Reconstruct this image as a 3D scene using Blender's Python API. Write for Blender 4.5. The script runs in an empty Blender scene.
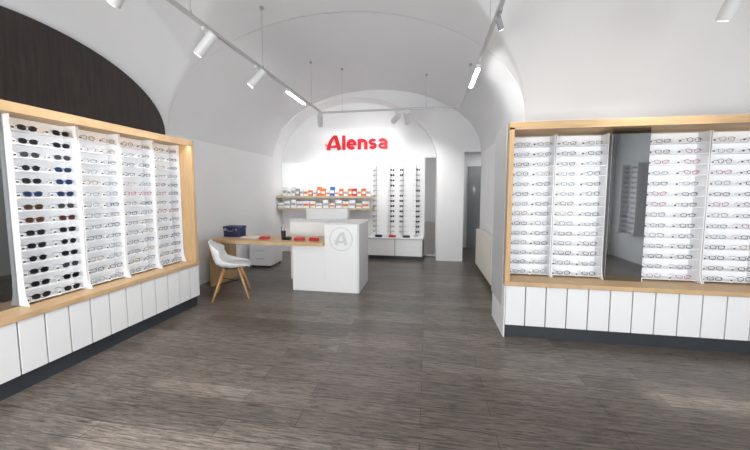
import bpy, math, random
from mathutils import Vector, Matrix
random.seed(7)
S = bpy.context.scene
C = S.collection
S.view_settings.view_transform = 'Standard'
S.view_settings.look = 'None'
PI = math.pi

# ------------------------------------------------------------------ materials
def mat(name, col, rough=0.5, metal=0.0, emit=None, es=0.0, alpha=1.0, var=0.06, nscale=6.0, spec=0.5, bump=0.0, stretch=(1,1,1)):
    m = bpy.data.materials.new(name); m.use_nodes = True
    nt = m.node_tree; b = nt.nodes['Principled BSDF']
    b.inputs['Roughness'].default_value = rough
    b.inputs['Metallic'].default_value = metal
    b.inputs['Specular IOR Level'].default_value = spec
    b.inputs['Alpha'].default_value = alpha
    tc = nt.nodes.new('ShaderNodeTexCoord'); mp = nt.nodes.new('ShaderNodeMapping')
    mp.inputs['Scale'].default_value = stretch
    n = nt.nodes.new('ShaderNodeTexNoise'); n.inputs['Scale'].default_value = nscale; n.inputs['Detail'].default_value = 4
    r = nt.nodes.new('ShaderNodeValToRGB')
    r.color_ramp.elements[0].position = 0.3; r.color_ramp.elements[1].position = 0.7
    lo = [max(0, c*(1-var)) for c in col]; hi = [min(1, c*(1+var)) for c in col]
    r.color_ramp.elements[0].color = (*lo, 1); r.color_ramp.elements[1].color = (*hi, 1)
    nt.links.new(tc.outputs['Object'], mp.inputs['Vector']); nt.links.new(mp.outputs['Vector'], n.inputs['Vector'])
    nt.links.new(n.outputs['Fac'], r.inputs['Fac']); nt.links.new(r.outputs['Color'], b.inputs['Base Color'])
    if bump:
        bp = nt.nodes.new('ShaderNodeBump'); bp.inputs['Strength'].default_value = bump; bp.inputs['Distance'].default_value = 0.01
        nt.links.new(n.outputs['Fac'], bp.inputs['Height']); nt.links.new(bp.outputs['Normal'], b.inputs['Normal'])
    if emit:
        b.inputs['Emission Color'].default_value = (*emit, 1); b.inputs['Emission Strength'].default_value = es
    return m

def floor_mat():
    m = bpy.data.materials.new('grey_wood_planks'); m.use_nodes = True
    nt = m.node_tree; b = nt.nodes['Principled BSDF']
    tc = nt.nodes.new('ShaderNodeTexCoord')
    sh = nt.nodes.new('ShaderNodeMapping'); sh.inputs['Location'].default_value = (31.3, 20.05, 0)
    br = nt.nodes.new('ShaderNodeTexBrick')
    br.inputs['Scale'].default_value = 1.0; br.inputs['Brick Width'].default_value = 1.22; br.inputs['Row Height'].default_value = 0.15
    br.inputs['Mortar Size'].default_value = 0.0022; br.inputs['Color1'].default_value = (0.128, 0.108, 0.094, 1)
    br.inputs['Color2'].default_value = (0.212, 0.184, 0.161, 1); br.inputs['Mortar'].default_value = (0.045, 0.038, 0.033, 1)
    br.offset = 0.37
    mp = nt.nodes.new('ShaderNodeMapping'); mp.inputs['Scale'].default_value = (1.1, 15, 1)
    n = nt.nodes.new('ShaderNodeTexNoise'); n.inputs['Scale'].default_value = 5.5; n.inputs['Detail'].default_value = 12; n.inputs['Roughness'].default_value = 0.78; n.inputs['Distortion'].default_value = 0.8
    rp = nt.nodes.new('ShaderNodeValToRGB'); rp.color_ramp.elements[0].position = 0.41; rp.color_ramp.elements[1].position = 0.58
    rp.color_ramp.elements[0].color = (0.30, 0.28, 0.27, 1); rp.color_ramp.elements[1].color = (1.25, 1.23, 1.20, 1)
    mx = nt.nodes.new('ShaderNodeMix'); mx.data_type = 'RGBA'; mx.blend_type = 'MULTIPLY'; mx.inputs[0].default_value = 1
    L = nt.links.new
    L(tc.outputs['Object'], sh.inputs['Vector']); L(sh.outputs['Vector'], br.inputs['Vector']); L(sh.outputs['Vector'], mp.inputs['Vector']); L(mp.outputs['Vector'], n.inputs['Vector'])
    L(n.outputs['Fac'], rp.inputs['Fac']); L(br.outputs['Color'], mx.inputs[6]); L(rp.outputs['Color'], mx.inputs[7])
    L(mx.outputs[2], b.inputs['Base Color'])
    rr = nt.nodes.new('ShaderNodeMapRange'); rr.inputs['To Min'].default_value = 0.20; rr.inputs['To Max'].default_value = 0.40
    L(n.outputs['Fac'], rr.inputs['Value']); L(rr.outputs['Result'], b.inputs['Roughness'])
    bp = nt.nodes.new('ShaderNodeBump'); bp.inputs['Strength'].default_value = 0.15; bp.inputs['Distance'].default_value = 0.003
    L(n.outputs['Fac'], bp.inputs['Height']); L(bp.outputs['Normal'], b.inputs['Normal'])
    return m

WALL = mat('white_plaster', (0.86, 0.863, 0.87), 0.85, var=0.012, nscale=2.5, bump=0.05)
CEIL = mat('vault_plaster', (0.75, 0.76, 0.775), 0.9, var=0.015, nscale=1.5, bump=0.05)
FLOOR = floor_mat()
DARK = mat('dark_brown_wall', (0.030, 0.022, 0.019), 0.6, var=0.35, nscale=5, stretch=(1, 8, 0.6))
OAKH = mat('oak_horizontal', (0.58, 0.385, 0.20), 0.45, var=0.14, nscale=7, stretch=(0.6, 0.6, 9))
OAKV = mat('oak_vertical', (0.58, 0.385, 0.20), 0.45, var=0.14, nscale=7, stretch=(9, 9, 0.6))
OAKT = mat('oak_top', (0.58, 0.39, 0.21), 0.4, var=0.14, nscale=7, stretch=(1, 10, 1))
OAKT2 = mat('oak_top_lengthwise', (0.58, 0.39, 0.21), 0.4, var=0.14, nscale=7, stretch=(10, 1, 1))
BEIGE = mat('pale_wood_board', (0.56, 0.44, 0.30), 0.45, var=0.08, nscale=7, stretch=(1, 1, 9))
WHITE = mat('white_laminate', (0.83, 0.83, 0.83), 0.4, var=0.01)
PALE = mat('pale_grey_top', (0.68, 0.685, 0.69), 0.35, var=0.01)
ENDP = mat('matt_end_panel', (0.52, 0.525, 0.53), 0.6, var=0.02)
WHITE2 = mat('white_acrylic', (0.84, 0.845, 0.86), 0.3, var=0.01)
WHITEB = mat('backlit_panel', (0.84, 0.845, 0.86), 0.45, var=0.01, emit=(0.95, 0.97, 1), es=0.22)
PLINTH = mat('anthracite_plinth', (0.032, 0.038, 0.046), 0.45, var=0.1)
GREYP = mat('grey_panel', (0.10, 0.10, 0.10), 0.35, var=0.1)
MIRROR = mat('tinted_mirror_glass', (0.27, 0.28, 0.285), 0.03, 1.0, var=0.01)
MIRROR2 = mat('clear_mirror_glass', (0.78, 0.79, 0.80), 0.03, 1.0, var=0.01)
BLACK = mat('black_plastic', (0.012, 0.012, 0.014), 0.3, var=0.1)
METAL = mat('brushed_steel', (0.55, 0.55, 0.56), 0.3, 1.0, var=0.05)
RAILM = mat('white_rail', (0.52, 0.52, 0.53), 0.4, var=0.03)
SMALLS = mat('grey_lamp_shell', (0.30, 0.30, 0.31), 0.4, var=0.03)
LAMPW = mat('white_lamp_shell', (0.66, 0.66, 0.66), 0.35, var=0.02)
CREAM = mat('cream_radiator', (0.74, 0.70, 0.62), 0.4, var=0.02)
GLOW = mat('lamp_glow', (1, 1, 1), 0.5, emit=(1, 0.98, 0.95), es=7)
GLOW2 = mat('bar_glow', (1, 1, 1), .5, emit=(1, .99, .97), es=80)
RED = mat('sign_red', (0.60, 0.006, 0.018), 0.4, var=0.03, emit=(0.8, 0.01, 0.03), es=0.04)
LOGO = mat('logo_grey', (0.60, 0.605, 0.61), 0.4, var=0.03)
SHELL = mat('chair_shell_white', (0.80, 0.80, 0.80), 0.35, var=0.01)
CUSH = mat('chair_cushion', (0.66, 0.66, 0.67), 0.8, var=0.04, nscale=40)
BEECH = mat('beech_leg', (0.55, 0.30, 0.13), 0.45, var=0.15, stretch=(8, 8, 1))
NAVY = mat('navy_case', (0.018, 0.03, 0.10), 0.45, var=0.1)
REDC = mat('red_case', (0.55, 0.02, 0.03), 0.4, var=0.1)
PAPER = mat('paper', (0.85, 0.85, 0.83), 0.7, var=0.02)
TAGD = mat('tag_print', (0.06, 0.06, 0.07), 0.6, var=0.1)
DOORG = mat('grey_door', (0.30, 0.31, 0.32), 0.5, var=0.03)
GLASSW = mat('window_frame_grey', (0.2, 0.2, 0.21), 0.5, var=0.03)

# ------------------------------------------------------------------ mesh builder
class MB:
    def __init__(s): s.v = []; s.f = []; s.mi = []
    def quad(s, a, b, c, d, mi=0):
        n = len(s.v); s.v += [a, b, c, d]; s.f.append((n, n+1, n+2, n+3)); s.mi.append(mi); return s
    def box(s, x0, x1, y0, y1, z0, z1, mi=0):
        n = len(s.v)
        s.v += [(x0,y0,z0),(x1,y0,z0),(x1,y1,z0),(x0,y1,z0),(x0,y0,z1),(x1,y0,z1),(x1,y1,z1),(x0,y1,z1)]
        for q in ((0,3,2,1),(4,5,6,7),(0,1,5,4),(1,2,6,5),(2,3,7,6),(3,0,4,7)):
            s.f.append(tuple(n+i for i in q)); s.mi.append(mi)
        return s
    def tube(s, p0, p1, r0, r1=None, n=14, mi=0, cap=True):
        r1 = r0 if r1 is None else r1
        p0 = Vector(p0); p1 = Vector(p1); d = (p1-p0).normalized()
        a = d.orthogonal().normalized(); b = d.cross(a)
        k = len(s.v)
        for p, r in ((p0, r0), (p1, r1)):
            for i in range(n):
                t = 2*PI*i/n; s.v.append(tuple(p + a*math.cos(t)*r + b*math.sin(t)*r))
        for i in range(n):
            j = (i+1) % n; s.f.append((k+i, k+j, k+n+j, k+n+i)); s.mi.append(mi)
        if cap:
            s.f.append(tuple(k+i for i in reversed(range(n)))); s.mi.append(mi)
            s.f.append(tuple(k+n+i for i in range(n))); s.mi.append(mi)
        return s
    def sweep(s, pts, r, n=6, closed=False, mi=0):
        k = len(s.v); m = len(pts); P = [Vector(p) for p in pts]
        for i in range(m):
            if closed: d = P[(i+1) % m]-P[i-1]
            else: d = P[min(i+1, m-1)]-P[max(i-1, 0)]
            d.normalize(); up = Vector((0, 1, 0))
            if abs(d.dot(up)) > 0.95: up = Vector((0, 0, 1))
            a = d.cross(up).normalized(); b = d.cross(a)
            for j in range(n):
                t = 2*PI*j/n; s.v.append(tuple(P[i]+a*math.cos(t)*r+b*math.sin(t)*r))
        for i in range(m if closed else m-1):
            i2 = (i+1) % m
            for j in range(n):
                j2 = (j+1) % n; s.f.append((k+i*n+j, k+i*n+j2, k+i2*n+j2, k+i2*n+j)); s.mi.append(mi)
        return s
    def ribbon(s, pts, w, y0, y1, closed=False):
        """flat band of width w (number or list) along points (x, z), between depths y0 and y1"""
        k = len(s.v); m = len(pts)
        for i in range(m):
            if closed: a, b = pts[i-1], pts[(i+1) % m]
            else: a, b = pts[max(i-1, 0)], pts[min(i+1, m-1)]
            dx, dz = b[0]-a[0], b[1]-a[1]; L = math.hypot(dx, dz) or 1; nx, nz = -dz/L, dx/L
            h = (w[i] if isinstance(w, list) else w)/2
            for sg, yy in ((-1, y0), (1, y0), (1, y1), (-1, y1)):
                s.v.append((pts[i][0]+sg*nx*h, yy, pts[i][1]+sg*nz*h))
        for i in range(m if closed else m-1):
            i2 = (i+1) % m
            for j in range(4):
                j2 = (j+1) % 4; s.f.append((k+4*i+j, k+4*i+j2, k+4*i2+j2, k+4*i2+j)); s.mi.append(0)
        if not closed:
            s.f.append((k, k+1, k+2, k+3)); s.mi.append(0); e = k+4*(m-1); s.f.append((e+3, e+2, e+1, e)); s.mi.append(0)
        return s
    def build(s, name, mats, parent=None, smooth=False, bevel=0.0, loc=None):
        me = bpy.data.meshes.new(name)
        off = Vector((0, 0, 0))
        if loc is not None: off = Vector(loc)
        me.from_pydata([tuple(Vector(v)-off) for v in s.v], [], s.f); me.update()
        if not isinstance(mats, (list, tuple)): mats = [mats]
        for m in mats: me.materials.append(m)
        for i, p in enumerate(me.polygons):
            p.material_index = s.mi[i]; p.use_smooth = smooth
        o = bpy.data.objects.new(name, me); C.objects.link(o)
        if loc is not None and parent is None: o.location = loc
        if parent is not None: o.parent = parent
        if bevel:
            md = o.modifiers.new('bevel', 'BEVEL'); md.width = bevel; md.segments = 2; md.limit_method = 'ANGLE'
        return o

def tag(o, label, cat, group=None):
    o['label'] = label; o['category'] = cat
    if group: o['group'] = group
    return o
def thing(name, label, cat, loc=(0,0,0), rotz=0.0, group=None):
    o = bpy.data.objects.new(name, None); C.objects.link(o); o.empty_display_size = 0.05
    o.location = loc; o.rotation_euler = (0, 0, rotz)
    return tag(o, label, cat, group)
def struct(o): o['kind'] = 'structure'; return o
def part(mb, name, m, root, **k):            # mb written in world coordinates, root unrotated
    return mb.build(name, m, parent=root, loc=tuple(root.location), **k)
def dup(root, loc, rotz=0.0, label=None, group=None):
    r = root.copy(); C.objects.link(r); r.location = loc; r.rotation_euler = (0, 0, rotz)
    if label: r['label'] = label
    if group: r['group'] = group
    for ch in list(root.children):
        c = ch.copy(); C.objects.link(c); c.parent = r
        for g in list(ch.children):
            d = g.copy(); C.objects.link(d); d.parent = c
    return r

# ------------------------------------------------------------------ vault shape
SP = 2.24
def z1(x):
    u = (x+1.22)/2.27
    return SP + 1.35*math.sqrt(max(0, 1-u*u))
LR = 0.74
def z2(x, y):
    if x < -1.22:
        s = max(0, min(1, (x+3.49)/0.5)); s = math.sqrt(s)
        c, hw, rise = 2.3, 1.38+0.32*s, LR+(1.35-LR)*s
    else:
        c, hw, rise = 1.28, 2.48, 1.35
    u = (y-c)/hw
    if abs(u) > 1: return SP
    return SP + rise*math.sqrt(1-u*u)
def cz(x, y): return max(z1(x), z2(x, y)) if x <= 1.05 else z2(x, y)
XL, XR, YB, YR = -3.49, 1.05, 6.6, -1.2
def grid(xs, ys, f):
    m = MB(); nx = len(xs)
    for y in ys:
        for x in xs: m.v.append((x, y, f(x, y)))
    for j in range(len(ys)-1):
        for i in range(nx-1):
            k = j*nx+i; m.f.append((k, k+nx, k+nx+1, k+1)); m.mi.append(0)
    return m
na = 140
xsA = [-1.22-2.27*math.cos(PI*i/na) for i in range(na+1)]
ysA = [YR]
while ysA[-1] < YB-0.03: ysA.append(ysA[-1]+0.03)
ysA[-1] = YB
ysA = sorted(set(ysA+[3.7, 3.73, 3.75, 3.757, 3.76, 3.85, 3.95, 3.98, 3.995, 4.0]))
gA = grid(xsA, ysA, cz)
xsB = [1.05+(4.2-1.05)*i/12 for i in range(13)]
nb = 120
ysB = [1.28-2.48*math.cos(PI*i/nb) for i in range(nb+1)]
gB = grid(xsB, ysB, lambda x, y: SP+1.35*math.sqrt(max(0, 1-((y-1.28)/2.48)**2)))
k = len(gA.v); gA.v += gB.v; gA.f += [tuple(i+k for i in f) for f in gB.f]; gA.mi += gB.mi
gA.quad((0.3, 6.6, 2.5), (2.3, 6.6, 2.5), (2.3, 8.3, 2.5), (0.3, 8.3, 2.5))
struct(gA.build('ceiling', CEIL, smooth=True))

f = MB().quad((-3.6, -1.3, 0), (4.3, -1.3, 0), (4.3, 8.35, 0), (-3.6, 8.35, 0))
struct(f.build('floor', FLOOR))

# left wall
w = MB(); n = 160
ys = [YR+(7.05-YR)*i/n for i in range(n+1)]
def zl(y):
    u = (y-2.3)/1.38
    return SP+LR*math.sqrt(max(0, 1-u*u))
for a, b in zip(ys, ys[1:]): w.quad((XL, a, 0), (XL, b, 0), (XL, b, zl(b)), (XL, a, zl(a)))
struct(w.build('wall_left', WALL))
w = MB(); n = 80
ys = [2.3-1.37*math.cos(PI*i/n) for i in range(n+1)]
zf = lambda y: SP+(LR-.005)*math.sqrt(max(0, 1-((y-2.3)/1.37)**2))
for a, b in zip(ys, ys[1:]):
    w.quad((XL+0.03, a, 0), (XL+0.03, b, 0), (XL+0.03, b, zf(b)), (XL+0.03, a, zf(a)))
w.quad((XL, 3.67, 0), (XL+0.03, 3.67, 0), (XL+0.03, 3.67, SP), (XL, 3.67, SP))
struct(w.build('wall_left_cladding', DARK))

# back wall with arched alcove
AC, AH, AS, AR = -1.655, 1.835, 2.05, 1.42
def za(x):
    u = (x-AC)/AH
    return AS+AR*math.sqrt(max(0, 1-u*u))
w = MB(); n = 100
xs = [AC-AH*math.cos(PI*i/n) for i in range(n+1)]
for a, b in zip(xs, xs[1:]):
    w.quad((a, YB, min(za(a), z1(a)+.02)), (b, YB, min(za(b), z1(b)+.02)), (b, YB, z1(b)+.02), (a, YB, z1(a)+.02))
    w.quad((a, YB, za(a)), (a, 7.05, za(a)), (b, 7.05, za(b)), (b, YB, za(b)))
w.quad((0.18, YB, 0), (0.18, 7.05, 0), (0.18, 7.05, AS), (0.18, YB, AS))
xs = [0.18+(0.72-0.18)*i/10 for i in range(11)]
for a, b in zip(xs, xs[1:]): w.quad((a, YB, 0), (b, YB, 0), (b, YB, z1(b)+.02), (a, YB, z1(a)+.02))
xs = [0.72+(1.05-0.72)*i/10 for i in range(11)]
for a, b in zip(xs, xs[1:]): w.quad((a, YB, 2.26), (b, YB, 2.26), (b, YB, z1(b)+.03), (a, YB, z1(a)+.03))
w.quad((0.72, YB, 0), (0.72, YB+.25, 0), (0.72, YB+.25, 2.26), (0.72, YB, 2.26))
w.quad((0.72, YB, 2.26), (1.05, YB, 2.26), (1.05, YB+.25, 2.26), (0.72, YB+.25, 2.26))
struct(w.build('wall_back', WALL))
w = MB().quad((-3.6, 7.05, 0), (0.3, 7.05, 0), (0.3, 7.05, 3.7), (-3.6, 7.05, 3.7))
struct(w.build('wall_alcove', WALL))
# passage beyond the opening
w = MB().quad((0.3, 8.3, 0), (2.3, 8.3, 0), (2.3, 8.3, 2.5), (0.3, 8.3, 2.5))
w.quad((2.3, 6.6, 0), (2.3, 8.3, 0), (2.3, 8.3, 2.5), (2.3, 6.6, 2.5))
w.quad((0.3, 6.85, 0), (0.3, 8.3, 0), (0.3, 8.3, 2.5), (0.3, 6.85, 2.5))
w.quad((0.3, 6.85, 0), (0.72, 6.85, 0), (0.72, 6.85, 2.5), (0.3, 6.85, 2.5))
w.quad((1.05, 6.6, 0), (2.3, 6.6, 0), (2.3, 6.6, 2.5), (1.05, 6.6, 2.5))
struct(w.build('wall_passage', WALL))
d = MB().box(1.0, 1.75, 8.25, 8.29, 0.0, 2.1)
struct(d.build('door_1', DOORG, bevel=0.004))
# right walls
w = MB().quad((XR, 3.76, 0), (XR, YB, 0), (XR, YB, SP+.01), (XR, 3.76, SP+.01))
struct(w.build('wall_right', WALL))
w = MB().quad((XR, 3.76, 0), (4.2, 3.76, 0), (4.2, 3.76, SP+.01), (XR, 3.76, SP+.01))
struct(w.build('wall_right_front', WALL))
w = MB()
for a, b in zip(ysB, ysB[1:]): w.quad((4.2, a, 0), (4.2, b, 0), (4.2, b, z2(2, b)), (4.2, a, z2(2, a)))
struct(w.build('wall_far_right', WALL))
# rear wall (behind the camera) with two shop windows
wins = [(-2.30, -1.0, .3, 1.90, 1.58, 1.74), (1.25, 3.6, .3, 2.16, 1.74, 1.98)]
xs = sorted(set([XL+(4.2-XL)*i/90 for i in range(91)]+[a for w_ in wins for a in w_[:2]]+[XR]))
w = MB()
for a, b in zip(xs, xs[1:]):
    ta, tb = (z1(a) if a < XR else SP), (z1(b) if b < XR else SP)
    mid = (a+b)/2; hit = [q for q in wins if q[0] < mid < q[1]]
    if hit:
        q0, q1 = hit[0][2], hit[0][3]
        w.quad((a, YR, 0), (b, YR, 0), (b, YR, q0), (a, YR, q0)); w.quad((a, YR, q1), (b, YR, q1), (b, YR, tb+.02), (a, YR, ta+.02))
    else: w.quad((a, YR, 0), (b, YR, 0), (b, YR, tb+.02), (a, YR, ta+.02))
struct(w.build('wall_rear', WALL))
for i, (p, q, q0, q1, t0, t1) in enumerate(wins):
    m = MB()
    m.box(p, q, YR-.05, YR+.01, q0, q0+.05); m.box(p, q, YR-.05, YR+.01, q1-.04, q1)
    m.box(p, p+.05, YR-.05, YR+.01, q0, q1); m.box(q-.05, q, YR-.05, YR+.01, q0, q1)
    m.box(p, q, YR-.05, YR+.01, t0, t1)
    struct(m.build('window_%d' % (i+1), GLASSW))

# ------------------------------------------------------------------ wall cabinets
LT = 0.57
LX0, LX1, LY0, LY1, LH = -3.455, -2.88, 0.55, 3.47, 2.08
cab = thing('display_cabinet', 'long oak framed display cabinet with white doors along the left dark wall', 'cabinet', ((LX0+LX1)/2, 2.0, 0))
part(MB().box(LX0, LX1, LY1-.04, LY1, LT, LH-.05), 'frame_post', OAKV, cab, bevel=0.002)
part(MB().box(LX0, LX1, LY0, LY0+.04, LT, LH-.05), 'frame_post', OAKV, cab, bevel=0.002)
part(MB().box(LX0, LX1, LY0, LY1, LH-.05, LH).box(LX1-.02, LX1, LY0, LY1, LH-.07, LH-.05), 'frame_top', OAKT2, cab, bevel=0.002)
part(MB().box(LX0, LX1+.012, LY0-.005, LY1+.005, LT-.04, LT), 'ledge', OAKT2, cab, bevel=0.002)
part(MB().box(LX0, LX1-.02, LY0+.01, LY1-.004, 0.12, LT-.04), 'body', GREYP, cab)
part(MB().box(LX0, LX1-.03, LY0+.01, LY1-.02, 0.0, 0.12), 'plinth', PLINTH, cab)
part(MB().box(LX0, LX0+.03, LY0+.045, LY1-.045, LT, LH-.05), 'back_panel', WHITE, cab)
part(MB().box(-3.115, -3.10, 1.25, 1.83, LT, LH-.055), 'mirror_panel', MIRROR, cab)
nd = 18; wd = (LY1-LY0)/nd
for i in range(nd):
    a = LY0+i*wd
    part(MB().box(LX1-.02, LX1, a+.005, a+wd-.005, 0.13, LT-.045), 'door', WHITE, cab, bevel=0.002)
RX0, RX1, RY0, RY1, RH = 0.76, 3.75, 3.18, 3.745, 2.11
cab2 = thing('display_cabinet', 'wide oak framed display cabinet with central mirror and white doors on the right', 'cabinet', (2.2, 3.45, 0))
part(MB().box(RX0, RX0+.045, RY0, RY1, LT, RH-.05), 'frame_post', OAKV, cab2, bevel=0.002)
part(MB().box(RX1-.045, RX1, RY0, RY1, LT, RH-.05), 'frame_post', OAKV, cab2, bevel=0.002)
part(MB().box(RX0, RX1, RY0, RY1, RH-.05, RH).box(RX0, RX1, RY0, RY0+.02, RH-.07, RH-.05), 'frame_top', OAKH, cab2, bevel=0.002)
part(MB().box(RX0-.004, RX1, RY0-.012, RY1, LT-.04, LT), 'ledge', OAKT, cab2, bevel=0.002)
part(MB().box(RX0+.01, RX1-.01, RY0+.02, RY1, 0.12, LT-.04), 'body', GREYP, cab2)
part(MB().box(RX0-.002, RX0+.009, RY0, RY1, 0.0, LT-.045), 'white_end_panel', WHITE, cab2)
part(MB().box(RX0+.01, RX1-.02, RY0+.03, RY1, 0.0, 0.12), 'plinth', PLINTH, cab2)
part(MB().box(RX0+.045, RX1-.045, RY1-.03, RY1, LT, RH-.05), 'back_panel', WHITE, cab2)
part(MB().box(RX0-.014, RX0-.003, RY0+.06, RY1, 0.30, RH-.01), 'grey_end_panel', ENDP, cab2)
part(MB().box(1.752, 2.073, 3.385, 3.40, LT, RH-.052), 'mirror_panel', MIRROR, cab2)
nd = 16; wd = (RX1-RX0)/nd
for i in range(nd):
    a = RX0+.01+i*wd
    part(MB().box(a+.005, a+wd-.005, RY0, RY0+.02, 0.13, LT-.045), 'door', WHITE, cab2, bevel=0.002)

# ------------------------------------------------------------------ racks
ROWS = 14; PITCH = 0.102; Z0 = 0.022
def make_rack(W, label, tags=2):
    r = thing('display_rack', label, 'display rack', (0, 0, 0), 0, 'white eyewear racks in the cabinets')
    MB().box(-W/2, W/2, 0.125, 0.135, 0, 1.455).build('back_panel', WHITEB, r)
    for s in (-1, 1):
        x = s*(W/2-.006); m = MB()
        prof = [(-.012, 1.455), (-.012, .20), (-.018, .09), (-.032, .03), (-.05, 0), (.125, 0), (.125, 1.455)]
        for xx in (x-.004, x+.004): m.v += [(xx, y, z) for y, z in prof]
        q = len(prof); m.f = [tuple(range(q)), tuple(reversed(range(q, 2*q)))]+[(i, (i+1) % q, q+(i+1) % q, q+i) for i in range(q)]; m.mi = [0]*len(m.f)
        m.build('side_panel', WHITE2, r)
    for k in range(ROWS):
        z = Z0+k*PITCH
        MB().box(-W/2+.012, W/2-.012, 0, 0.124, z-.0025, z).box(-W/2+.012, W/2-.012, -.002, 0, z-.005, z+.001).build('shelf', WHITE2, r)
        for xt in ((-W/2+.026, .010) if tags == 2 else (-W/2+.026,)):
            MB().box(xt-.012, xt+.012, -.006, -.0035, z-.008, z+.030).box(xt-.009, xt+.009, -.0068, -.006, z+.008, z+.022, 1).build('price_tag', [PAPER, TAGD], r)
    return r

# ------------------------------------------------------------------ eyewear
def fm(n, c, r=0.3, metal=0.0): return mat(n, c, r, metal, var=0.08, nscale=60)
F_BLACK = fm('frame_black', (0.008, 0.008, 0.009)); F_TORT = fm('frame_tortoise', (0.08, 0.026, 0.010)); F_NAVY = fm('frame_navy', (0.01, 0.02, 0.08))
F_SILV = fm('frame_silver', (0.16, 0.16, 0.17), 0.3, 0.4); F_GOLD = fm('frame_gold', (0.30, 0.17, 0.06), 0.3, 0.4); F_WINE = fm('frame_wine', (0.13, 0.01, 0.025))
F_CLEAR = fm('frame_clear', (0.33, 0.35, 0.38)); F_PINK = fm('frame_pink', (0.40, 0.10, 0.12)); F_GREY = fm('frame_grey', (0.06, 0.06, 0.065))
L_BLACK = mat('lens_black', (0.006, 0.006, 0.008), 0.12, var=0.05); L_BROWN = mat('lens_brown', (0.05, 0.02, 0.008), 0.12, var=0.05); L_BLUE = mat('lens_blue', (0.01, 0.03, 0.08), 0.12, var=0.05)
L_GREY = mat('lens_grey', (0.04, 0.04, 0.045), 0.12, var=0.05)
L_CLEAR = mat('lens_clear', (0.55, 0.61, 0.67), 0.1, alpha=0.18, var=0.02)
def outline(cx, cz_, rx, rz, p, n=20, tilt=0.0):
    o = []
    for i in range(n):
        t = 2*PI*i/n; c, s = math.cos(t), math.sin(t)
        x = rx*math.copysign(abs(c)**(2/p), c); z = rz*math.copysign(abs(s)**(2/p), s)
        if cx > 0: z += tilt*x
        else: z -= tilt*x
        o.append((cx+x, 0.0, cz_+z))
    return o
def make_glasses(desc, cat, shape, fmt, lm):
    rx, rz, p, tilt, rr = {'rect': (.0248, .0160, 3.2, .05, .0023), 'round': (.0225, .0210, 2.0, 0, .0020), 'big': (.0246, .0192, 2.7, .06, .0028), 'cat': (.0248, .0170, 2.5, .2, .0024), 'wire': (.0248, .0165, 2.6, .02, .0017), 'aviator': (.0248, .0200, 2.3, -.08, .0017)}[shape]
    g = thing('sunglasses' if cat == 'sunglasses' else 'eyeglasses', desc, cat)
    cx = rx+.009; cz_ = rz+rr+.001+abs(tilt)*rx
    m = MB()
    for s in (-1, 1): m.sweep(outline(s*cx, cz_, rx, rz, p, 20, tilt), rr, 5, True)
    m.sweep([(-.011, 0, cz_+rz*.35), (-.005, -.001, cz_+rz*.5), (.005, -.001, cz_+rz*.5), (.011, 0, cz_+rz*.35)], rr*.95, 5)
    for s in (-1, 1): m.box(min(s*(cx+rx-.002), s*(cx+rx+.006)), max(s*(cx+rx-.002), s*(cx+rx+.006)), -.002, .006, cz_+rz*.3, cz_+rz*.3+.007)
    ff = m.build('front_frame', fmt, g, smooth=False)
    for s in (-1, 1):
        o = outline(s*cx, cz_, rx, rz, p, 20, tilt)
        l = MB(); l.v = [(x, .0008, z) for x, y, z in o]; l.f = [tuple(range(20))]; l.mi = [0]
        l.build('lens', lm, ff)
        e = s*(cx+rx+.004); zt = cz_+rz*.3+.004
        t = MB().sweep([(e, .004, zt), (e, .05, zt+.001), (e*.98, .080, zt-.001), (e*.95, .103, zt-.016)], max(.0016, rr*.6), 5)
        t.build('temple', fmt, g)
    return g
sun = {
 'black sunglasses': make_glasses('x', 'sunglasses', 'big', F_BLACK, L_BLACK),
 'round black sunglasses': make_glasses('x', 'sunglasses', 'round', F_BLACK, L_BLACK),
 'tortoiseshell sunglasses': make_glasses('x', 'sunglasses', 'big', F_TORT, L_BROWN),
 'navy sunglasses': make_glasses('x', 'sunglasses', 'big', F_NAVY, L_BLUE),
 'grey aviator sunglasses': make_glasses('x', 'sunglasses', 'aviator', F_GREY, L_GREY),
}
opt = {
 'black rimmed glasses': make_glasses('x', 'glasses', 'rect', F_BLACK, L_CLEAR),
 'round black glasses': make_glasses('x', 'glasses', 'round', F_BLACK, L_CLEAR),
 'tortoiseshell glasses': make_glasses('x', 'glasses', 'rect', F_TORT, L_CLEAR),
 'silver wire glasses': make_glasses('x', 'glasses', 'wire', F_SILV, L_CLEAR),
 'gold wire glasses': make_glasses('x', 'glasses', 'aviator', F_GOLD, L_CLEAR),
 'dark red glasses': make_glasses('x', 'glasses', 'cat', F_WINE, L_CLEAR),
 'navy rimmed glasses': make_glasses('x', 'glasses', 'rect', F_NAVY, L_CLEAR),
 'clear framed glasses': make_glasses('x', 'glasses', 'big', F_CLEAR, L_CLEAR),
 'pink glasses': make_glasses('x', 'glasses', 'cat', F_PINK, L_CLEAR),
 'grey wire glasses': make_glasses('x', 'glasses', 'wire', F_GREY, L_CLEAR),
}
used = set()
def put_glasses(kind, loc, rotz, label, group):
    p = sun.get(kind) or opt[kind]
    if kind not in used:
        used.add(kind); p.location = loc; p.rotation_euler = (0, 0, rotz); p['label'] = label; p['group'] = group; return p
    return dup(p, loc, rotz, label, group)
ORD = ['top', 'second', 'third', 'fourth', 'fifth', 'sixth', 'seventh', 'eighth', 'ninth', 'tenth', 'eleventh', 'twelfth', 'thirteenth', 'bottom']
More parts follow.
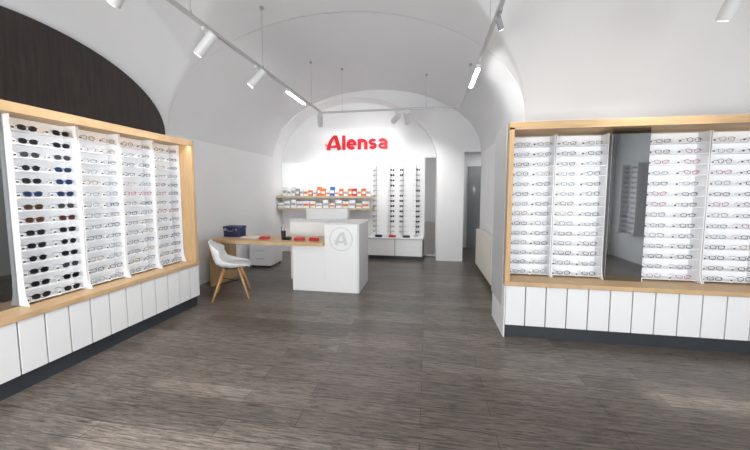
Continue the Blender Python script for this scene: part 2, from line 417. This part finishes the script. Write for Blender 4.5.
def fill(rack_loc, rotz, W, where, group, chooser):
    c, s = math.cos(rotz), math.sin(rotz)
    for k in range(ROWS):
        for ci, cn in ((0, 'left'), (1, 'right')):
            lx = (-W/4+.013) if ci == 0 else (W/4+.008)
            lx += random.uniform(-.002, .002); ly = 0.014; lz = Z0+k*PITCH+.0005
            loc = (rack_loc[0]+c*lx-s*ly, rack_loc[1]+s*lx+c*ly, rack_loc[2]+lz)
            r = ROWS-1-k; kind = chooser(r, ci)
            put_glasses(kind, loc, rotz, '%s in %s row, %s column of the %s' % (kind, ORD[r], cn, where), group)
B_, R_, T_, N_, G_ = 'black sunglasses', 'round black sunglasses', 'tortoiseshell sunglasses', 'navy sunglasses', 'grey aviator sunglasses'
def ch_sun(r, ci):
    if ci == 0: return [B_, B_, G_, R_, B_, N_, T_, T_, B_, B_, R_, B_, B_, B_][r]
    return [B_, B_, G_, N_, N_, N_, G_, T_, B_, R_, B_, G_, B_, B_][r]
okeys = list(opt)
def ch_opt(weights):
    def f(r, ci): return random.choices(okeys, weights)[0]
    return f
LRX = -3.06
lr = [(1.836, .455, 'nearest left-wall rack', ch_sun),
      (2.293, .376, 'second left-wall rack', ch_opt([3,1,2,4,3,1,1,5,2,4])),
      (2.671, .382, 'third left-wall rack', ch_opt([3,1,2,4,3,1,1,5,2,4])),
      (3.055, .370, 'farthest left-wall rack', ch_opt([3,1,2,4,3,1,1,5,2,4]))]
rl = ['white rack of dark sunglasses, nearest on the left wall', 'white eyewear rack beside the sunglasses rack on the left wall', 'third white eyewear rack along the left wall', 'white eyewear rack at the far end of the left cabinet']
for (y0, W, wh, chs), lb in zip(lr, rl):
    r = make_rack(W, lb); loc = (LRX, y0+W/2, LT+.001); r.location = loc; r.rotation_euler = (0, 0, PI/2)
    fill(loc, PI/2, W, wh, 'eyewear on the left wall', chs)
rr_ = [(0.845, .415, 'corner right-wall rack', [6,2,4,3,1,1,3,2,1,4]),
       (1.263, .483, 'rack left of the mirror', [6,2,3,3,1,2,5,2,1,4]),
       (2.080, .520, 'rack right of the mirror', [5,2,4,2,2,3,2,2,4,2]),
       (2.605, .500, 'rightmost rack', [5,2,4,2,2,3,2,2,3,2])]
rl = ['white eyewear rack at the left end of the right cabinet', 'white eyewear rack just left of the cabinet mirror', 'white eyewear rack just right of the cabinet mirror', 'white eyewear rack at the right edge of the photo']
for (x0, W, wh, wt), lb in zip(rr_, rl):
    r = make_rack(W, lb); loc = (x0+W/2, 3.44, LT+.001); r.location = loc
    fill(loc, 0, W, wh, 'eyewear on the right wall', ch_opt(wt))
r = make_rack(.5, 'white eyewear rack seen only as a reflection in the cabinet mirror'); r.location = (4.04, -.36, LT); r.rotation_euler = (0, 0, -PI/2)
fill((4.04, -.36, LT), -PI/2, .5, 'rack reflected in the mirror', 'eyewear reflected in the mirror', ch_opt([6,2,4,2,2,3,2,2,3,2]))

# ------------------------------------------------------------------ lettering, drawn as strokes
def ell(cx, cz_, rx, rz, a0, a1, n=22): return [(cx+rx*math.cos(math.radians(a0+(a1-a0)*i/n)), cz_+rz*math.sin(math.radians(a0+(a1-a0)*i/n))) for i in range(n+1)]
def bez(a, b, c, d, n=20): return [tuple((1-t)**3*a[k]+3*(1-t)**2*t*b[k]+3*(1-t)*t*t*c[k]+t**3*d[k] for k in range(2)) for t in [i/n for i in range(n+1)]]
SW = .074
def glyph(ch):
    """list of (points, width, closed), advance width"""
    if ch == 'A':
        leg = bez((.225, .322), (.130, .270), (.075, .130), (.060, .0))
        lw = [.050+.036*i/20 for i in range(21)]
        tail = bez((.285, .100), (.18, .062), (.06, .060), (-.012, .130)); tw = [.058-.046*(i/20)**1.5 for i in range(21)]
        return [(leg, lw, False), ([(.222, .322), (.312, 0)], [.086, .086], False), (tail, tw, False)], .352
    if ch == 'l': return [([(SW/2, 0), (SW/2, .325)], SW, False)], SW
    if ch == 'e': return [(ell(.115, .12, .078, .084, 0, 312), SW, False), ([(.045, .118), (.225, .118)], .042, False)], .230
    if ch == 'n': return [([(SW/2, 0), (SW/2, .240)], SW, False), (ell(.110, .130, .073, .073, 180, 0)+[(.183, 0)], SW, False)], .220
    if ch == 's': return [(ell(.092, .163, .058, .043, 25, 270)+ell(.092, .077, .060, .043, 90, -155)[1:], .064, False)], .186
    if ch == 'a': return [(ell(.10, .146, .074, .058, 155, 0)+[(.174, 0)], SW, False), (ell(.104, .073, .070, .042, 0, 360)[:-1], .057, True)], .212
def put_glyph(m, ch, x, z, s, sx, y0, y1):
    strokes, adv = glyph(ch)
    for i, (pts, w_, cl) in enumerate(strokes):
        w2 = [q*s for q in w_] if isinstance(w_, list) else w_*s
        m.ribbon([(x+px*s*sx, z+pz*s) for px, pz in pts], w2, y0-.0004*i, y1, cl)
    return adv*s*sx

# ------------------------------------------------------------------ reception desk
desk = thing('reception_desk', 'white reception counter with oak desk wing and round emblem', 'desk', (-2.0, 4.5, 0))
part(MB().box(-3.28, -1.462, 4.15, 4.80, .68, .73), 'desktop', OAKT, desk, bevel=.003)
part(MB().box(-3.28, -3.23, 4.17, 4.78, 0, .68), 'side_leg', OAKV, desk, bevel=.002)
part(MB().box(-1.96, -1.462, 4.24, 4.79, 0, .68), 'pedestal', WHITE, desk, bevel=.002)
part(MB().box(-1.461, -.975, 4.235, 4.80, 0, .985), 'counter_block', WHITE, desk, bevel=.003)
part(MB().box(-.974, -.955, 4.245, 4.9, 0, .985), 'side_panel', PALE, desk, bevel=.002)
part(MB().box(-2.25, -.975, 4.802, 5.00, 0, .96), 'back_counter', WHITE, desk, bevel=.002)
part(MB().box(-2.27, -.945, 4.79, 5.02, .985, 1.0).box(-2.25, -.975, 4.802, 5.00, .96, .985).box(-1.462, -.945, 4.23, 4.79, .985, 1.0), 'counter_top', PALE, desk)
part(MB().box(-1.98, -1.28, 4.84, 4.98, 1.001, 1.175), 'raised_screen', PALE, desk, bevel=.003)
er = part(MB().ribbon(ell(-1.215, .78, .165, .165, 0, 360, 48)[:-1], .010, 4.226, 4.2349, True), 'emblem_ring', LOGO, desk)
m = MB(); put_glyph(m, 'A', -1.315, .695, .56, 1.0, 4.227, 4.2349)
m.build('emblem_letter', LOGO, er, loc=tuple(desk.location))

# wall sign
sign = thing('wall_sign', 'red raised lettering sign reading Alensa on the white back wall', 'sign', (-1.63, 7.03, 2.43))
SX0, SX1, SZ = -2.36, -0.91, 2.42
gap = .024
tot = sum(glyph(c)[1] for c in 'Alensa')+gap*5; sc = (SX1-SX0)/tot
x = SX0
for i, ch_ in enumerate('Alensa'):
    m = MB(); adv = put_glyph(m, ch_, x, SZ, 1.0, sc, 7.015, 7.045)
    part(m, 'letter', RED, sign)
    x += adv+gap*sc

# ------------------------------------------------------------------ chairs
def make_chair(label, cushion_mat):
    t = thing('shell_chair', label, 'chair')
    prof = [(.235,.425),(.20,.445),(.06,.432),(-.10,.425),(-.19,.465),(-.23,.57),(-.26,.69),(-.28,.80)]
    hw = [.15,.205,.235,.245,.255,.245,.205,.12]
    arm = [0,.015,.06,.12,.17,.11,.03,-.02]; fw = [0,0,0,.01,.06,.11,.08,.02]
    nu, nv = 15, 22
    def ip(L, v):
        f_ = v*(len(L)-1); i = min(int(f_), len(L)-2); q = f_-i
        if isinstance(L[0], tuple): return tuple(L[i][k]*(1-q)+L[i+1][k]*q for k in range(2))
        return L[i]*(1-q)+L[i+1]*q
    m = MB()
    for j in range(nv):
        v = j/(nv-1); y, z = ip(prof, v); w_ = ip(hw, v); a = ip(arm, v); f_ = ip(fw, v)
        for i in range(nu):
            u = -1+2*i/(nu-1); e = abs(u)**2.4
            m.v.append((w_*math.sin(u*PI/2*.98), y+f_*e, z+a*e))
    for j in range(nv-1):
        for i in range(nu-1):
            k_ = j*nu+i; m.f.append((k_, k_+1, k_+nu+1, k_+nu)); m.mi.append(0)
    sh = m.build('seat_shell', SHELL, t, smooth=True)
    md = sh.modifiers.new('s', 'SOLIDIFY'); md.thickness = .012; md.offset = -1
    md = sh.modifiers.new('ss', 'SUBSURF'); md.levels = 1; md.render_levels = 1
    cu = MB(); ns = 24
    for (r_, z_) in ((.0, .470), (.10, .470), (.165, .462), (.18, .450), (.17, .438)):
        for i in range(ns):
            an = 2*PI*i/ns; cu.v.append((r_*1.05*math.cos(an), .045+r_*math.sin(an)*.95, z_))
    for j in range(4):
        for i in range(ns): i2 = (i+1) % ns; cu.f.append((j*ns+i, j*ns+i2, (j+1)*ns+i2, (j+1)*ns+i)); cu.mi.append(0)
    cu.build('seat_cushion', cushion_mat, t, smooth=True)
    for sx in (-1, 1):
        for sy, yy in ((1, .22), (-1, -.23)):
            MB().tube((sx*.10, sy*.09, .415), (sx*.215, yy, 0), .019, .011).build('leg', BEECH, t, smooth=True)
    MB().tube((-.155, .155, .21), (.155, -.155, .21), .007).tube((.155, .155, .225), (-.155, -.155, .225), .007).box(-.11, .11, -.1, .1, .398, .414).build('cross_brace', BLACK, t)
    return t
ch = make_chair('white shell chair with wooden legs in front of the oak desk', CUSH)
ch.location = (-2.68, 3.86, 0); ch.rotation_euler = (0, 0, math.radians(-62))
du = thing('drawer_unit', 'low white drawer unit standing behind the desk by the left wall', 'drawer unit', (-3.1, 5.6, 0))
part(MB().box(-3.38, -2.95, 5.42, 5.9, .04, .52), 'body', WHITE, du, bevel=.003)
for z in (.06, .215, .37):
    dr = part(MB().box(-3.37, -2.96, 5.40, 5.418, z, z+.145), 'drawer', WHITE, du, bevel=.002)
    MB().box(-3.24, -3.07, 5.39, 5.40, z+.11, z+.12).build('handle', METAL, dr, loc=tuple(du.location))
for x in (-3.34, -2.99):
    for y in (5.46, 5.86): part(MB().tube((x, y, 0), (x, y, .04), .02), 'foot', BLACK, du)

# ------------------------------------------------------------------ desk items
bx = thing('storage_case', 'navy blue hard case with handle on the desk by the left wall', 'case', (-3.11, 4.58, .7305))
part(MB().box(-3.25, -2.97, 4.48, 4.68, .731, .85), 'case_body', NAVY, bx, bevel=.012)
part(MB().box(-3.255, -2.965, 4.475, 4.685, .852, .90), 'lid', NAVY, bx, bevel=.012)
part(MB().sweep([(-3.16, 4.47, .86), (-3.155, 4.455, .83), (-3.065, 4.455, .83), (-3.06, 4.47, .86)], .006), 'handle', METAL, bx)
part(MB().box(-3.22, -3.19, 4.47, 4.48, .83, .87), 'latch', METAL, bx)
part(MB().box(-3.03, -3.0, 4.47, 4.48, .83, .87), 'latch', METAL, bx)
def case_thing(x, y, rz, m1, label):
    t = thing('glasses_case', label, 'glasses case', (x, y, .7305), rz)
    def lump(z0, z1_, name, sc_):
        m = MB(); n_ = 24; lv = [(0.80, z0), (1.0, z0+(z1_-z0)*.35), (.97, z0+(z1_-z0)*.7), (.72, z1_)] if sc_ else [(.85, z0), (1.0, z0+.008), (1.0, z1_)]
        for s_, z_ in lv:
            for i in range(n_):
                an = 2*PI*i/n_; c_, s2 = math.cos(an), math.sin(an)
                m.v.append((.082*s_*math.copysign(abs(c_)**.55, c_), .034*s_*math.copysign(abs(s2)**.6, s2), z_))
        for j in range(len(lv)-1):
            for i in range(n_): i2 = (i+1) % n_; m.f.append((j*n_+i, j*n_+i2, (j+1)*n_+i2, (j+1)*n_+i)); m.mi.append(0)
        m.f.append(tuple(reversed(range(n_)))); m.mi.append(0); m.f.append(tuple((len(lv)-1)*n_+i for i in range(n_))); m.mi.append(0)
        m.build(name, m1, t, smooth=False)
    lump(0, .022, 'case_base', False); lump(.023, .046, 'case_lid', True)
    return t
case_thing(-2.45, 4.34, .2, REDC, 'red glasses case lying alone mid desk behind the chair')
case_thing(-2.10, 4.36, -.1, BLACK, 'black glasses case on the oak desk')
case_thing(-1.88, 4.33, .15, REDC, 'red glasses case on the desk beside the black case')
case_thing(-1.66, 4.34, -.2, REDC, 'red glasses case on the desk against the counter block')
o = tag(MB().box(-.105, .105, -.148, .148, 0, .012).build('paper_stack', PAPER), 'stack of white paper on the oak desk beside the navy case', 'paper'); o.location = (-2.75, 4.5, .7305); o.rotation_euler[2] = 1.4
pc = thing('pen_cup', 'small black pen cup with pens near the middle of the desk', 'pen cup', (-2.28, 4.62, .7305))
part(MB().tube((-2.28, 4.62, .731), (-2.28, 4.62, .83), .034, .038, 20), 'cup', BLACK, pc, smooth=False)
part(MB().tube((-2.28, 4.62, .80), (-2.25, 4.63, .90), .004), 'pen', REDC, pc)
part(MB().tube((-2.29, 4.615, .80), (-2.31, 4.60, .89), .004), 'pen', NAVY, pc)

# ------------------------------------------------------------------ alcove
lc = thing('low_cabinet', 'low white two door cabinet under the rod displays in the alcove', 'cabinet', (-.68, 6.8, 0))
part(MB().box(-1.27, -.10, 6.56, 7.04, .08, .45), 'body', GREYP, lc)
part(MB().box(-1.26, -.11, 6.58, 7.04, 0, .08), 'plinth', PLINTH, lc)
part(MB().box(-1.28, -.09, 6.52, 7.045, .45, .475), 'cabinet_top', WHITE, lc, bevel=.002)
for i in range(2): part(MB().box(-1.268+i*.587, -.695+i*.587, 6.54, 6.558, .085, .44), 'door', WHITE, lc, bevel=.002)
mr = thing('wall_mirror', 'tall narrow mirror at the right end of the alcove', 'mirror', (.04, 7.0, .03))
part(MB().box(-.075, .165, 7.0, 7.02, .05, 2.2), 'mirror_glass', MIRROR2, mr)
part(MB().box(-.085, -.073, 6.995, 7.03, .03, 2.22).box(.163, .175, 6.995, 7.03, .03, 2.22).box(-.073, .163, 6.995, 7.03, 2.2, 2.22).box(-.073, .163, 6.995, 7.03, .03, .05), 'frame', LAMPW, mr)
# rods with eyewear
rods = [(-1.14, 'first rod from the left', -1.0), (-.82, 'second rod from the left', .85), (-.54, 'third rod from the left', -.85), (-.26, 'fourth rod from the left', .9)]
RORD = ORD[:12]+['bottom']
rprotos = []
for i, (x, nm, rot) in enumerate(rods):
    if i == 0:
        rp = thing('display_rod', 'x', 'display rod', (x, 6.86, .476), rot, 'eyewear rods in the alcove')
        MB().tube((0, 0, 0), (0, 0, 1.55), .013).build('pole', METAL, rp)
        MB().tube((0, 0, 0), (0, 0, .012), .05, n=24).build('base_plate', METAL, rp)
        for k in range(13):
            MB().box(-.02, .02, -.062, -.012, .068+k*.113, .073+k*.113).build('holder', WHITE2, rp)
    else: rp = dup(rprotos[0], (x, 6.86, .476), rot)
    rp['label'] = 'slim steel eyewear display rod in the alcove, '+nm; rprotos.append(rp)
    for k in range(13):
        kind = random.choice(['black rimmed glasses', 'grey wire glasses', 'tortoiseshell glasses', 'navy rimmed glasses', 'round black glasses']) if i == 0 else random.choice([B_, R_, B_, T_, N_, 'black rimmed glasses', G_])
        ox, oy = math.sin(rot)*.055, -math.cos(rot)*.055
        put_glasses(kind, (x+ox, 6.86+oy, .476+.0735+k*.113), rot, '%s in %s place down the alcove %s' % (kind, RORD[12-k], nm), 'eyewear on the alcove rods')
# wall shelves
sh = thing('wall_shelf', 'wide floating wall shelves with pale wooden boards behind the counter', 'shelf', (-2.35, 6.9, 1.07))
for z in (1.09, 1.36): part(MB().box(-3.48, -1.22, 6.72, 7.045, z-.045, z), 'shelf_board', BEIGE, sh, bevel=.002)
part(MB().box(-3.46, -1.24, 7.025, 7.045, 1.37, 2.14), 'back_panel', WHITEB, sh)
cols = {'red': (.55, .03, .04), 'orange': (.72, .18, .05), 'blue': (.04, .15, .5), 'grey': (.35, .36, .38), 'white': (.85, .85, .85)}
bm = {k: mat('carton_'+k, v, .5, var=.05) for k, v in cols.items()}
NUM = ['first', 'second', 'third', 'fourth', 'fifth', 'sixth', 'seventh', 'eighth', 'ninth', 'tenth', 'eleventh', 'twelfth', 'thirteenth', 'fourteenth', 'fifteenth', 'sixteenth', 'seventeenth', 'eighteenth', 'nineteenth', 'twentieth']
seq = ['white', 'white', 'white', 'grey', 'white', 'white', 'orange', 'white', 'orange', 'orange', 'white', 'blue', 'white', 'orange', 'white', 'orange', 'red', 'white', 'orange', 'white']
def carton(x, z, w_, h, c, label, group):
    t = thing('lens_box', label, 'box', (x, 6.80, z), 0, group)
    MB().box(-w_/2, w_/2, -.05, .05, 0, h).build('carton', bm[c], t, bevel=.002)
    MB().box(-w_/2+.006, w_/2-.006, -.0515, -.0501, h*.3, h*.6).build('printed_band', bm['white' if c != 'white' else 'grey' if random.random() < .6 else 'orange'], t)
for i, c in enumerate(seq):
    carton(-3.28+i*.104, 1.3605, random.choice([.08, .09, .095]), random.choice([.13, .17, .21]), c, '%s lens box, %s from the left on the top alcove shelf' % (c, NUM[i]), 'lens boxes on the top shelf')
for i in range(14):
    carton(-3.38+i*.155, 1.0905, random.choice([.12, .14]), random.choice([.11, .15, .18]), 'white', 'white box, %s from the left on the lower alcove shelf' % NUM[i], 'boxes on the lower shelf')
for i in range(3):
    t = case_thing(-1.05+i*.3, 6.62, .1*i, [NAVY, REDC, BLACK][i], '%s glasses case on the low white alcove cabinet' % ['navy', 'red', 'black'][i]); t.location.z = .4755

# ------------------------------------------------------------------ radiator
rd = thing('radiator', 'cream ribbed radiator on the right wall behind the right cabinet', 'radiator', (.98, 5.35, .1))
m = MB().box(.948, .955, 4.62, 6.1, .10, .76)
for i in range(14): y = 4.64+i*.105; m.box(.905, .948, y, y+.06, .10, .76)
part(m, 'ribbed_panel', CREAM, rd, bevel=.004)
part(MB().box(.956, 1.03, 4.63, 6.09, .11, .75), 'convector', CREAM, rd)
part(MB().box(1.03, 1.049, 4.8, 4.84, .3, .7), 'bracket', METAL, rd)
part(MB().box(1.03, 1.049, 5.9, 5.94, .3, .7), 'bracket', METAL, rd)
part(MB().tube((.97, 4.58, .2), (.97, 4.63, .2), .018).tube((.97, 4.59, .2), (.97, 4.59, .0), .008), 'valve', METAL, rd)

# ------------------------------------------------------------------ track lights
RZ = 2.85; RXL, RXR, RYB = -1.88, .52, 5.36
HW = .014
tr = thing('lighting_track', 'suspended U shaped white lighting track under the vault', 'lighting track', (-.68, 3.5, RZ))
part(MB().box(RXL-HW, RXL+HW, .6, RYB, RZ-.014, RZ+.014), 'rail', RAILM, tr)
part(MB().box(RXR-HW, RXR+HW, .6, RYB, RZ-.014, RZ+.014), 'rail', RAILM, tr)
part(MB().box(RXL-HW, RXR+HW, RYB, RYB+.03, RZ-.014, RZ+.014), 'rail', RAILM, tr)
for x, y in [(RXL, 2.3), (RXL, 3.4), (RXL, 4.9), (-1.5, RYB+.015), (-.05, RYB+.015), (RXR, 4.3), (RXR, 3.0), (RXR, 1.5), (RXL, 1.0)]:
    part(MB().tube((x, y, RZ+.01), (x, y, cz(x, y)-.002), .0028, n=6).tube((x, y, cz(x, y)-.03), (x, y, cz(x, y)-.002), .02, n=12).tube((x, y, RZ+.014), (x, y, RZ+.045), .008, n=8), 'suspension_wire', METAL, tr)
tr2 = thing('lighting_track', 'short white lighting track above the right cabinet, mostly out of view', 'lighting track', (1.96, 1.5, RZ))
part(MB().box(1.946, 1.974, .5, 2.6, RZ-.014, RZ+.014), 'rail', RAILM, tr2)
for y in (.8, 2.2): part(MB().tube((1.96, y, RZ+.01), (1.96, y, cz(1.96, y)-.002), .0022, n=6), 'suspension_wire', METAL, tr2)

def spot(x, y, target, label, energy=55, L=.22, r=.042, size=75, shell=None):
    s = thing('track_spotlight', label, 'spotlight', (x, y, RZ-.015), 0, 'white cylinder spotlights on the tracks')
    shell = shell or LAMPW
    MB().box(-.013, .013, -.045, .045, -.03, 0).build('adapter', shell, s, bevel=.003)
    hh = .06+r
    MB().tube((0, 0, -.03), (0, 0, -hh), .008).build('stem', shell, s)
    piv = Vector((0, 0, -hh-.02)); d = (Vector(target)-(Vector((x, y, RZ-.015))+piv)).normalized()
    a = piv-d*L*.45; b = piv+d*L*.55
    hd = MB().tube(a, b, r, r, 28).tube(a-d*.006, a, r*.8, r, 28).build('lamp_head', shell, s, smooth=False)
    MB().tube(b+d*.001, b+d*.003, r*.78, r*.78, 24).build('lamp_lens', GLOW, hd)
    lt = bpy.data.lights.new('spot_lamp', 'SPOT'); lt.energy = energy; lt.spot_size = math.radians(size); lt.spot_blend = .9; lt.shadow_soft_size = .05; lt.color = (1, .985, .96)
    lo = bpy.data.objects.new('spot_lamp', lt); C.objects.link(lo)
    lo.location = Vector((x, y, RZ-.015))+b+d*.06; lo.rotation_euler = d.to_track_quat('-Z', 'Y').to_euler()
    return s
spot(RXL, 1.72, (-3.2, 1.9, 1.3), 'white cylinder spotlight at top left edge of the photo', 40)
spot(RXL, 2.47, (-3.2, 2.4, 1.3), 'white cylinder spotlight, second nearest on the left track arm', 40)
spot(RXL, 3.28, (-3.2, 2.9, 1.2), 'white cylinder spotlight on the left track arm, next to the light bar', 40)
spot(RXL, 5.30, (-2.4, 6.9, 1.4), 'white spotlight at the left back corner of the track', 75, r=.048)
spot(-.55, RYB+.015, (-1.6, 7.0, 2.2), 'white spotlight on the rear track arm, left one of the close pair', 65, r=.048, size=100)
spot(-.37, RYB+.015, (-.2, 7.0, 1.3), 'white spotlight on the rear track arm, right one of the close pair', 75, r=.048, size=90)
spot(RXR, 2.60, (1.3, 3.6, 1.5), 'small grey spotlight on the right track arm', 22, L=.08, r=.022, shell=SMALLS)
spot(1.96, 2.50, (2.0, 3.6, 1.2), 'white cylinder spotlight at the top right corner of the photo', 32, size=100)
def bar(x, y0, y1, label):
    b = thing('light_bar', label, 'light', (x, (y0+y1)/2, RZ-.015), 0, 'linear lights on the track')
    part(MB().box(x-.022, x+.022, y0, y1, RZ-.06, RZ-.0155), 'housing', LAMPW, b, bevel=.002)
    part(MB().box(x-.018, x+.018, y0+.01, y1-.01, RZ-.068, RZ-.0605), 'diffuser', GLOW2, b)
bar(RXL, 4.0, 4.6, 'glowing linear light bar on the left track arm')
bar(RXR, 3.62, 4.25, 'glowing linear light bar on the right track arm')

# ------------------------------------------------------------------ lights
def area(name, loc, rot, sx, sy, e, col=(1, 1, 1)):
    l = bpy.data.lights.new(name, 'AREA'); l.shape = 'RECTANGLE'; l.size = sx; l.size_y = sy; l.energy = e; l.color = col
    o = bpy.data.objects.new(name, l); C.objects.link(o); o.location = loc; o.rotation_euler = rot; return o
area('daylight', (-1.7, YR+.03, 1.1), (PI/2, 0, 0), 1.3, 1.5, 115, (.96, .98, 1))
area('daylight', (2.4, YR+.03, 1.2), (PI/2, 0, 0), 2.2, 1.7, 82, (.96, .98, 1))
area('led_strip', (LX1-.05, 2.3, LH-.055), (0, math.radians(-35), 0), .02, 2.2, 6)
area('led_strip', (-1.6, 6.66, 3.0), (math.radians(-10), 0, 0), 1.6, .03, 7)
area('passage_fill', (1.3, 7.6, 2.45), (0, 0, 0), .5, .5, 6)  # fill light added to brighten the dark passage, no fixture modelled
sn = bpy.data.lights.new('sun', 'SUN'); sn.energy = 6; sn.angle = math.radians(2.2); sn.color = (1, .99, .97)
so = bpy.data.objects.new('sun', sn); C.objects.link(so); so.rotation_euler = (math.radians(60.8), 0, math.radians(-4))
W = bpy.data.worlds.new('world'); S.world = W; W.use_nodes = True
bg = W.node_tree.nodes['Background']; bg.inputs[0].default_value = (.85, .92, 1, 1); bg.inputs[1].default_value = 1.0

# ------------------------------------------------------------------ camera
cd = bpy.data.cameras.new('camera'); cam = bpy.data.objects.new('camera', cd); C.objects.link(cam)
cd.sensor_width = 36; cd.lens = 310/750*36; cd.shift_y = -8.6/750; cd.clip_start = .02
cam.location = (0, 0, 1.45); cam.rotation_euler = (math.radians(90-4.5), 0, math.radians(9.7))
S.camera = cam
